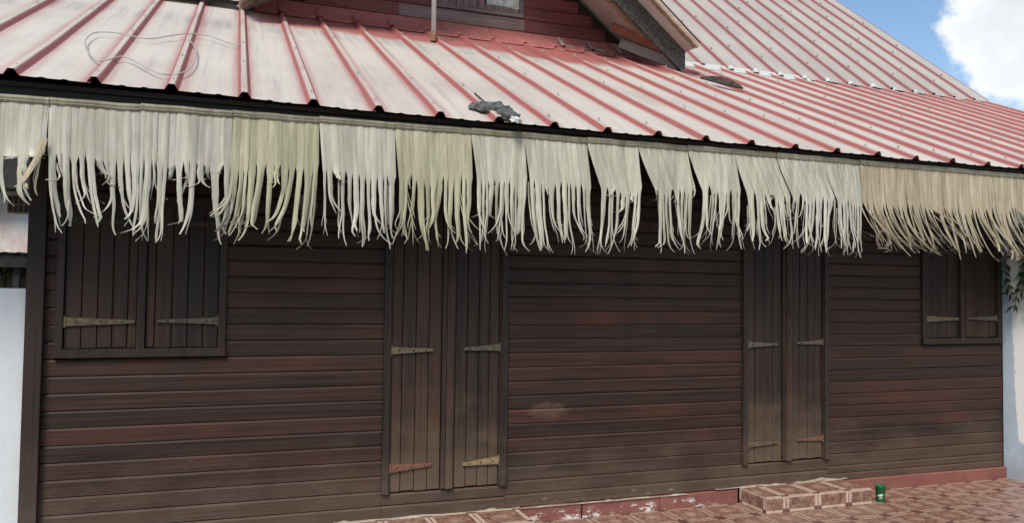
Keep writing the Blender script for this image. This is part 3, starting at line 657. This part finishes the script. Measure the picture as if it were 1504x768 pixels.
def strand(path, z0, zs, zt, y, wd, wn_, mat, parent, drift=0.0, curl=0.0, split=0.7, name='strand', ripple=0.03):
    # one leaflet: runs from z0 (full width wd) to the slit at zs, then hangs free as a ribbon of width wn_ whose halves part near the tip zt
    b = MB(); sd = rn(0, 500); yb = rn(-0.025, 0.025); u0 = rn(0, 3); tw = rn(-0.45, 0.45); wz = rn(0.004, 0.014)
    cut = rn(0.35, 0.65); lean = rn(-ripple, ripple)*(3.2 if random.random() < 0.22 else 1.0); n0, n1 = (6, 15) if z0 > zs else (0, 15); ln = zs-zt; ph = rn(-0.3, 0.3)
    for hf in (0, 1):
        P, UV = [], []; l_ = ln*(1.0 if random.random() < 0.6 else rn(0.75, 0.97)); dv = random.gauss(0, 0.014); cv = random.gauss(0, 0.03)
        e0, e1 = (-0.5, -0.5+cut) if hf == 0 else (-0.5+cut, 0.5); em = (e0+e1)/2
        for i in range(n0):
            t = i/n0; z = z0+(zs-z0)*t; cx = path(z); ww = wd*1.05; yy = y-0.010*t*mnoise.noise((cx*9, t*1.2, 4))
            P.append([(cx+ww*e, yy+ww*e*lean-0.0025*(1-4*e*e), z) for e in (e0, em, e1)]); UV.append([(u0+wd*(e+0.5), z) for e in (e0, em, e1)])
        for i in range(n1+1):
            t = i/n1; sp_ = max(0, t-split)/(1-split); z = zs-l_*t
            nk = max(0, 1-(zs-z)/0.05)**1.4; g_ = min(1, t*4)
            cx = path(zs)+drift*(t**1.6)+wz*mnoise.noise((sd, t*2.6, 0))*(0.1+t)*g_+curl*max(0, t-0.5)**2+dv*sp_**1.5+cv*sp_**3
            cy = y-0.010*mnoise.noise((path(zs)*9, 1.2, 4))*(1-t)+yb*t*t*1.3+0.012*mnoise.noise((sd, t*2.0, 9))*t-0.005*hf*sp_
            rag = 1+0.26*mnoise.noise((sd+40, t*6, 2+hf*5))*g_
            ww = (wd*1.05*nk+wn_*(1-nk))*(1-0.16*t*t)*rag*(1-0.55*sp_**2.6)
            a = tw*t*1.5+ph*g_*0.5; fold = (0.05+0.2*g_)*ww
            def pt(e): return (cx+ww*e*cos(a), cy+ww*e*(sin(a)+lean*(1-g_))-fold*(1-4*(e-(cut-0.5)*0.3)**2)*0.8, z+(0.006*mnoise.noise((sd, e*9, 4)) if i == n1 else 0))
            P.append([pt(e0), pt(em), pt(e1)]); UV.append([(u0+wd*(e+0.5), z) for e in (e0, em, e1)])
        b.grid(P, UV)
    return b.build(name, mat, parent, smooth=True)
for pi_, (x0, x1, b0, b1, yb, yt, dr, mat) in enumerate(PAN):
    X0, X1 = at_y(x0, 200, FY)[0], at_y(x1, 200, FY)[0]
    B0, B1 = at_y(b0, yb, FY)[0], at_y(b1, yb, FY)[0]
    zb = at_y((b0+b1)/2, yb, FY)[2]; zt = at_y((b0+b1)/2, yt, FY)[2]
    drift = at_y((b0+b1)/2+dr, yb, FY)[0]-at_y((b0+b1)/2, yb, FY)[0]
    if pi_ == 15: X1 = min(X1, 6.50); B1 = min(B1, 6.50)
    y = FY+0.006*(pi_ % 2); ztop = head_z((X0+X1)/2)
    T = thing('palm_fringe_panel', LAB[pi_], 'palm fringe', ((X0+X1)/2, y, ztop), 'dried palm fringe panels along the eave')
    W = X1-X0; sdp = rn(0, 100); bw_ = b0-x0 > 12
    def low_edge(q): return zb+0.045*mnoise.noise((q*W*9, sdp, 3))+0.03*mnoise.noise((q*W*38, sdp, 8))
    P, UV = [], []                                                    # the uncut blade behind the leaflets
    for r_ in range(7):
        t = r_/6; rw, uvr = [], []
        for c_ in range(41):
            q = c_/40; xa = X0+W*q; xb_ = B0+(B1-B0)*q; x = xa+(xb_-xa)*(t**(1.25 if bw_ else 1.0)); z = ztop-0.012+(low_edge(q)+0.03-ztop+0.012)*t
            rw.append((x, y-0.010*t*mnoise.noise((x*9, t*1.2, 4)), z)); uvr.append((x, z))
        P.append(rw); UV.append(uvr)
    body = MB().grid(P, UV)
    body.build('leaf_body', M[mat], T, smooth=True)
    # folded head strip with a stitched rib
    hb = MB(); P, UV = [], []
    for i in range(13):
        x = X0+W*i/12; q = 0.004*mnoise.noise((x*6, sdp, 4))
        P.append([(x, y+0.01, ztop+0.012+q), (x, y-0.016, ztop+0.012+q), (x, y-0.019, ztop-0.002+q), (x, y-0.015, ztop-0.012+q), (x, y-0.018, ztop-0.016+q), (x, y-0.012, ztop-0.027+q), (x, y+0.0, ztop-0.029+q)])
        UV.append([(x, ztop+0.01*j) for j in range(7)])
    hb.grid(P, UV).build('head_strip', M['palm_bind'], T)
    # leaflets of uneven width, cut free below the slit
    qx = 0.0; kx_ = 0; gp = rn(-1, 1)
    while qx < 0.995:
        pw = random.choice((0.6, 0.85, 1.0, 1.0, 1.2, 1.5))*(0.039 if pi_ < 6 else 0.031)/W
        if qx+pw > 0.97: pw = 1.0-qx
        q = qx+pw/2; qx += pw; kx_ += 1; pitch = pw*(B1-B0)
        def path(z, q=q):
            t = min(1.0, max(0.0, (ztop-z)/(ztop-zb))); xa = X0+W*q; xb_ = B0+(B1-B0)*q
            return xa+(xb_-xa)*(t**(1.25 if bw_ else 1.0))
        zs = low_edge(q)+rn(-0.015, 0.035); ln = (zs-zt)*rn(0.86, 1.06); xs_ = path(zs)
        if random.random() < (0.30 if pi_ in (1, 2) else 0.14): ln *= rn(0.2, 0.75)
        if random.random() < (0.16 if pi_ in (1, 2) else 0.05): ln = 0.06
        if pi_ == 0: ln = 0.02 if (xs_ > at_y(46, 230, FY)[0] or kx_ % 2) else ln*rn(0.7, 0.95)
        drf = drift*rn(0.6, 1.25)+random.gauss(0, 0.012); w_ = max(0.014, pitch*rn(0.55, 0.9))
        if pi_ == 15 and xs_ > 6.36: drf = rn(-0.06, -0.02)
        strand(path, ztop-0.012, zs, zs-ln, y-0.006-0.002*(kx_ % 2), pw*W, w_, M[mat], T, drf, random.gauss(0, 0.12), rn(0.55, 0.92), ripple=0.012 if mat == 'palm_tan' else 0.034)
        if random.random() < 0.5 and pi_ != 0:                       # a thinner sliver hanging behind
            x_ = min(xs_+rn(-0.6, 0.6)*pitch, 6.46); zz_ = zs-rn(0, 0.06)
            strand(lambda z, x_=x_: x_, zz_, zz_, zz_-ln*rn(0.6, 1.0), y+rn(0.004, 0.016), w_*0.6, w_*rn(0.35, 0.7), M[mat], T, (drf+random.gauss(0, 0.035)) if xs_ < 6.3 else -0.04, random.gauss(0, 0.15), 0.75)
    if pi_ == 0:
        for (xa_, ya_, xb_, yb_, w1_, m_) in ((64, 203, 26, 276, 0.034, 'palm_tan'), (58, 222, 46, 286, 0.018, 'palm_green'), (28, 245, 44, 278, 0.014, 'palm_green')):
            a = at_y(xa_, ya_, FY-0.03); c = at_y(xb_, yb_, FY-0.03)
            strand(lambda z, x_=a[0]: x_, a[2], a[2], c[2], FY-0.03, w1_, w1_, M[m_], T, c[0]-a[0], 0.0, 0.8)

# ---------------------------------------------------------------- door steps
def step(x0, x1, dep, h, label):
    T = thing('door_step', label, 'step', ((x0+x1)/2, -dep/2, 0))
    MB().box(x0+0.012, x1-0.012, -dep+0.012, -0.032, -0.011, h-0.012).build('step_core', M['grout'], T)
    n = 4; cuts = [x0, x0+0.17, x0+0.17+0.29, x0+0.17+0.58, x1]
    if x1-x0 > 1.05: cuts = [x0, x0+0.25, x0+0.55, x0+0.85, x1]
    for a, c in zip(cuts[:-1], cuts[1:]):
        ua, uc = (0, 1) if c-a > 0.25 else ((0.35, 1) if a == x0 else (0, 0.85))
        U = [(ua, 0), (uc, 0), (uc, 1), (ua, 1)]
        tp = [(a+.001, -dep, h), (c-.001, -dep, h), (c-.001, -0.033, h), (a+.001, -0.033, h)]
        b = MB().add(tp+[(q[0], q[1], h-0.011) for q in tp], [(0, 1, 2, 3), (4, 5, 1, 0), (1, 5, 6, 2), (2, 6, 7, 3), (3, 7, 4, 0)], [U]+[[(0.05, 0.3)]*4]*4)
        b.build('step_tile', M['step_tile'], T)
        fr = [(a+.001, -dep+0.001, 0.001), (c-.001, -dep+0.001, 0.001), (c-.001, -dep+0.001, h-0.0125), (a+.001, -dep+0.001, h-0.0125)]
        U2 = [(ua, 0.0), (uc, 0.0), (uc, 0.42), (ua, 0.42)]
        b = MB().add(fr+[(q[0], q[1]+0.010, q[2]) for q in fr], [(0, 1, 2, 3), (0, 4, 5, 1), (3, 2, 6, 7), (0, 3, 7, 4), (1, 5, 6, 2)], [U2]+[[(0.05, 0.3)]*4]*4)
        b.build('step_tile', M['step_tile'], T)
    for xs_, sg in ((x0+0.001, 1), (x1-0.001, -1)):
        fr = [(xs_, -0.033, 0.001), (xs_, -dep+0.013, 0.001), (xs_, -dep+0.013, h-0.0125), (xs_, -0.033, h-0.0125)]
        if sg < 0: fr = [fr[1], fr[0], fr[3], fr[2]]
        b = MB().add(fr+[(q[0]+sg*0.009, q[1], q[2]) for q in fr], [(0, 1, 2, 3), (0, 4, 5, 1), (3, 2, 6, 7), (0, 3, 7, 4), (1, 5, 6, 2)], [[(0, 0), (1, 0), (1, 0.42), (0, 0.42)]]+[[(0.05, 0.3)]*4]*4)
        b.build('step_tile', M['step_tile'], T)
    return T
step(3.715, 4.685, 0.365, 0.118, 'low step clad in brown patterned tiles beside the green cup')
step(0.715, 1.90, 0.365, 0.108, 'low tiled step at the door with rust-red hinge')

# ---------------------------------------------------------------- small things
p = at_z(1293, 736, 0.0); cx, cy = p[0], p[1]
cup = thing('plastic_cup', 'small dark green plastic cup standing on the tiles beside the step', 'cup', (cx, cy, 0))
MB().lathe([(0.001, 0.002), (0.028, 0.0), (0.030, 0.004), (0.039, 0.118), (0.0415, 0.120), (0.0415, 0.126), (0.0375, 0.126), (0.029, 0.008), (0.001, 0.007)], (cx, cy, 0), 28).build('cup_body', M['cup_green'], cup, smooth=True)
va = math.atan2(CAM[1]-cy, CAM[0]-cx)
for da, z, s_ in ((-0.35, 0.052, 0.008), (0.12, 0.055, 0.010), (0.42, 0.06, 0.007), (0.25, 0.036, 0.006), (-0.1, 0.032, 0.005)):
    P = []
    for i in range(7):
        rw = []
        for j in range(2):
            a_ = va+da+(i/6-0.5)*2*s_/0.036; zz = z+(j-0.5)*2*s_*math.sqrt(max(0.05, 1-(i/3-1)**2)); R_ = 0.030+0.009*(zz-0.004)/0.114+0.0008
            rw.append((cx+R_*cos(a_), cy+R_*sin(a_), zz))
        P.append(rw)
    MB().grid(P).build('printed_mark', M['cup_print'], cup)
W_ = [(1360, 255), (1280, 240), (1180, 205), (1070, 190), (950, 205), (850, 220), (740, 205), (640, 185), (540, 185), (490, 215), (480, 250), (500, 300), (560, 345), (620, 335), (680, 320), (740, 335), (830, 385), (900, 415), (990, 420), (1050, 400), (1090, 360), (1105, 310), (1100, 270), (1080, 240), (1062, 222)]
pts = [Vector(low_pt(x/3.84, y/3.84, 0.038)) for x, y in W_]; cr = []
for i in range(len(pts)-1):
    p0, p1, p2, p3 = pts[max(i-1, 0)], pts[i], pts[i+1], pts[min(i+2, len(pts)-1)]
    for s_ in range(4):
        t = s_/4; cr.append(0.5*((2*p1)+(p2-p0)*t+(2*p0-5*p1+4*p2-p3)*t*t+(3*p1-p0-3*p2+p3)*t**3))
cr.append(pts[-1])
tag(MB().tube(cr, 0.0042, 6).build('loose_wire', M['white_wire'], smooth=True), 'thin pale loop of loose wire lying on the roof sheets', 'wire')
# crumpled rag over a rib
rg = thing('crumpled_rag', 'crumpled dark grey rag caught on a roof rib at the eave', 'rag', tuple(low_pt(728, 170, 0.0)))
def lump(cx_, cy_, rx, ry, rz, sd, amp=0.55):
    c0 = Vector(low_pt(cx_, cy_, 0.02)); b = MB(); P = []
    ex, ey, ez = Vector((1, 0, 0)), Vector((0, cos(P1), sin(P1))), Vector(n_low)
    for i in range(11):
        th = pi*i/10; rw = []
        for j in range(19):
            ph = 2*pi*(j % 18)/18; d = Vector((sin(th)*cos(ph), sin(th)*sin(ph), cos(th)))
            k_ = 1+amp*mnoise.noise(d*2.2+Vector((sd, 0, 0)))+amp*0.7*mnoise.noise(d*5+Vector((0, sd, 0)))
            rw.append(c0+ex*d.x*rx*k_+ey*d.y*ry*k_+ez*max(-0.3, d.z)*rz*k_)
        P.append(rw)
    return b.grid(P)
b = lump(716, 161, 0.075, 0.085, 0.045, 3.1); c2 = lump(734, 164, 0.07, 0.13, 0.05, 8.7); b.add(c2.v, c2.f); c2 = lump(705, 158, 0.07, 0.05, 0.03, 4.4); b.add(c2.v, c2.f); c2 = lump(747, 172, 0.075, 0.07, 0.04, 1.4); b.add(c2.v, c2.f)
b.build('cloth', M['rag'], rg, smooth=True)
MB().tube([low_pt(697, 137, 0.04), low_pt(712, 150, 0.05)], 0.005, 6).build('twig', M['bark'], rg)
lump(757, 177, 0.035, 0.035, 0.02, 5.5).build('white_chip', M['white_chip'], rg)
# curled bark strip
a, c = Vector(low_pt(1028, 116, 0.036)), Vector(low_pt(1091, 132, 0.036)); dv = (c-a); sd_ = Vector(n_low).cross(dv).normalized(); P = []
for i in range(15):
    t = i/14; wd = 0.075*max(0.06, sin(pi*min(1, t*0.92+0.05)))**0.8; rw = []
    for j in range(7):
        q = j/6-0.5; up = 0.004+0.055*(q+0.5)**2*sin(pi*min(1, 0.06+t*0.9))+0.004*mnoise.noise((t*8, q*4, 0))
        rw.append(a+dv*t+sd_*(q*wd*1.2)+Vector(n_low)*up)
    P.append(rw)
bs = MB().grid(P); Q = [[p_+Vector(n_low)*0.01 for p_ in rw] for rw in P]; bs.grid([list(reversed(r_)) for r_ in Q])
tag(bs.build('bark_strip', M['bark'], smooth=True), 'dark curled strip of bark lying on the ribbed roof below the dormer end', 'bark')
# white pole on the roof
fp = low_pt(636.5, 57, 0.035); pl = thing('white_pole', 'slim white metal pole standing on the roof before the dormer window', 'pole', tuple(fp))
MB().tube([(fp[0], fp[1], fp[2]+0.06), (fp[0], fp[1], fp[2]+2.6)], 0.024, 14).build('tube', M['galv_white'], pl, smooth=True)
MB().lathe([(0.001, -0.03), (0.030, -0.03), (0.031, 0.03), (0.026, 0.062), (0.001, 0.062)], tuple(fp), 12).build('rusty_foot', M['rust'], pl)
# things on the wall half hidden by the fringe
q = at_y(452, 304, -0.03); wl = thing('wall_lamp', 'small grey bulkhead lamp on the boards half hidden behind the fringe', 'lamp', (q[0], -0.03, q[2]))
MB().box(q[0]-0.055, q[0]+0.055, -0.045, -0.02, q[2]-0.02, q[2]+0.07).build('back_plate', M['lamp_grey'], wl)
b = MB().lathe([(0.001, 0.055), (0.03, 0.05), (0.05, 0.02), (0.05, 0.0), (0.04, -0.005)], (0, 0, 0), 18)
b.v = [(q[0]+vx, -0.045-vz, q[2]-0.045+vy) for vx, vy, vz in b.v]; b.build('glass_cover', M['lamp_glass'], wl, smooth=True)
q = at_y(1296, 352, -0.03); T = thing('wall_ornament', 'small horseshoe-shaped brown ornament on the boards behind the tan fringe', 'ornament', (q[0], -0.03, q[2]))
ar = [(q[0]+0.062*cos(t), -0.034, q[2]+0.078*sin(t)*(1 if sin(t) > 0 else 0.9)) for t in [radians(-55+290*i/20) for i in range(21)]]
MB().tube(ar, 0.013, 8).build('arch', M['soffit'], T, smooth=True)
MB().box(q[0]-0.05, q[0]+0.05, -0.045, -0.022, q[2]-0.078, q[2]-0.064).build('cross_bar', M['soffit'], T)

# ---------------------------------------------------------------- right side: blue wall and creeper
bw = MB(); P = []
tag(MB().box(6.535, 6.69, -3.2, -0.004, -0.05, 2.25).build('side_wall', M['blue_wall']), 'pale blue plastered side wall with ragged white paint patch', 'wall')
def leaf(b, p, d, up, ln, wd):
    d = Vector(d).normalized(); s_ = d.cross(Vector(up)).normalized(); nrm = s_.cross(d)
    p = Vector(p)
    b.add([p, p+d*ln*0.45+s_*wd*0.5+nrm*ln*0.06, p+d*ln, p+d*ln*0.45-s_*wd*0.5+nrm*ln*0.06], [(0, 1, 2), (0, 2, 3)])
T = thing('hanging_creeper', 'dark green creeper leaves hanging over the blue side wall', 'plant', (6.6, -0.5, 2.25))
lf, st = MB(), MB()
for i in range(34):
    y0 = -0.14-rn(0, 0.85); z0 = 2.27; ln = rn(0.45, 0.78)
    pts = [(6.60-0.1*min(1, t*2.5)-0.03*sin(t*5+i), y0+0.06*sin(t*4+i), z0+0.05*sin(min(1, t*3)*pi)-ln*t) for t in [j/10 for j in range(11)]]
    st.tube(pts, 0.003, 5)
    for j in range(2, 11):
        for s_ in (-1, 1, 0):
            leaf(lf, pts[j], (rn(-0.6, 0.0), s_*rn(0.4, 1)+rn(-.2, .2), rn(-0.9, -0.2)), (rn(-.4, .4), rn(-.3, .3), 1), rn(0.07, 0.13), rn(0.022, 0.042))
lf.build('foliage', M['leaf_dark'], T); st.build('stems', M['bark_brown'], T)

# ---------------------------------------------------------------- left side: fence, shed, neighbour
fz = at_y(20, 423.5, -0.02)[2]
tag(MB().box(-4.2, XL-0.006, -0.02, 0.13, -0.06, fz).build('fence_wall', M['white_plaster']), 'plain white plastered fence wall against the house corner post', 'wall')
SY = 4.0
a = at_y(0, 368, SY); c = at_y(0, 392, SY)
sh = thing('shed', 'low black shed with corrugated eave behind the white fence wall', 'shed', (a[0]-1, SY, 0))
b = MB(); P = []
n = 120
for i in range(n+1):
    x = a[0]-3.0+i*0.04; wv = 0.012*sin(i*pi/1.5)
    P.append([(x, SY, a[2]-0.02+wv), (x, SY+2.2, a[2]+0.02+wv)])
b.grid(P); b.box(a[0]-3, a[0]+1.75, SY+0.03, SY+0.08, c[2], a[2]-0.035); b.build('corrugated_roof', M['black_metal'], sh)
px_ = at_y(24, 405, SY+0.1)[0]
for dx in (0.0, -2.4, 1.5): MB().box(px_+dx-0.03, px_+dx+0.03, SY+0.09, SY+0.15, -0.06, c[2]+0.02).build('shed_post', M['black_metal'], sh)
MB().box(a[0]-2.6, a[0]+1.6, SY+2.0, SY+2.1, -0.06, a[2]-0.12).build('back_panel', M['stone'], sh)
NY = 12.0
nb = thing('neighbour_house', 'white plastered house with small lattice window beyond the fence', 'house', (at_y(20, 340, NY)[0]-1.5, NY, 0))
nx0, nx1 = at_y(-260, 330, NY)[0], at_y(150, 330, NY)[0]; nzt = at_y(20, 281, NY)[2]
MB().box(nx0, nx1, NY, NY+4, -0.06, nzt).build('wall', M['neighbour_plaster'], nb)
MB().prism([(nx0-0.4, nzt), (nx1+0.4, nzt), (nx1+0.4, nzt+0.1), ((nx0+nx1)/2, nzt+1.8), (nx0-0.4, nzt+0.1)], NY-0.5, NY+4.4).build('roof', M['black_metal'], nb)
w0, w1 = at_y(13, 288, NY), at_y(43, 313, NY)
wf = MB().box(w0[0], w1[0], NY-0.006, NY-0.001, w1[2], w0[2]).build('window', M['black_metal'], nb)
for i in range(5): x = w0[0]+(w1[0]-w0[0])*i/4; MB().box(x-0.012, x+0.012, NY-0.03, NY-0.0065, w1[2], w0[2]).build('lattice_bar', M['rust'], wf)
for i in range(3): z = w1[2]+(w0[2]-w1[2])*i/2; MB().box(w0[0], w1[0], NY-0.04, NY-0.031, z-0.012, z+0.012).build('lattice_bar', M['rust'], wf)
T = thing('green_shrub', 'small green shrub showing below the black shed roof', 'shrub', (at_y(8, 390, SY+1)[0], SY+1, 0))
lf = MB(); c0 = Vector(at_y(8, 390, SY+1)); st = MB().tube([(c0.x, c0.y, -0.05), (c0.x, c0.y, c0.z)], 0.02, 6)
for i in range(500):
    d = Vector((random.gauss(0, 1), random.gauss(0, 1), random.gauss(0, 1))).normalized()*rn(0.3, 1)**0.5
    leaf(lf, c0+Vector((d.x*0.35, d.y*0.3, d.z*0.1-0.06)), (rn(-1, 1), rn(-1, 1), rn(-.5, 1)), (0, 0, 1), rn(0.05, 0.1), 0.04)
lf.build('foliage', M['leaf_mid'], T); st.build('stem', M['bark_brown'], T)

# ---------------------------------------------------------------- tree behind the right end of the roof
tp = at_y(1530, 150, 16.0); tx, ty, tz = tp[0]+1.3, 16.0, tp[2]
T = thing('broadleaf_tree', 'green tree crown just showing past the roof end', 'tree', (tx, ty, 0))
tr = MB().tube([(tx, ty, -0.06), (tx+0.1, ty, tz*0.35), (tx-0.1, ty+0.1, tz*0.7)], [0.2, 0.15, 0.07], 10)
for i in range(7):
    a_ = i*0.9; tr.tube([(tx+0.05, ty, tz*(0.35+0.04*i)), (tx+1.2*cos(a_), ty+1.2*sin(a_), tz*(0.6+0.03*i))], [0.07, 0.02], 6)
tr.build('trunk', M['bark_brown'], T)
lf = MB(); cl = [Vector((tx+rn(-1.3, 1.3), ty+rn(-1.3, 1.3), tz*rn(0.5, 0.93))) for _ in range(34)]
for c0 in cl:
    for i in range(70):
        d = Vector((random.gauss(0, .3), random.gauss(0, .3), random.gauss(0, .22)))
        leaf(lf, c0+d, (rn(-1, 1), rn(-1, 1), rn(-.8, .5)), (rn(-.3, .3), rn(-.3, .3), 1), rn(0.12, 0.2), 0.08)
lf.build('crown', M['leaf_mid'], T)


# ---------------------------------------------------------------- added trees, out of view, blocking low sky light from the wall
src = T
for (x, y, sc, rz, wh) in ((-13, -17, 1.75, 0.4, 'the white fence wall'), (-6.5, -18, 1.95, 2.0, 'the shutters beside the corner post'), (-0.5, -17.5, 1.8, 3.6, 'the door with rust-red hinge'), (5.5, -18, 2.0, 5.0, 'the boards between the doors'), (12, -16, 1.8, 1.2, 'the tiled step'), (18, -13, 1.7, 2.8, 'the blue side wall')):
    r_ = src.copy(); col.objects.link(r_); r_.location = (x, y, 0); r_.scale = (sc*1.7, sc*1.3, sc); r_.rotation_euler.z = rz
    r_['label'] = 'added unseen leafy tree blocking low sky light opposite '+wh; r_['group'] = 'added unseen trees blocking low sky light'
    for ch in src.children:
        c_ = ch.copy(); col.objects.link(c_); c_.parent = r_
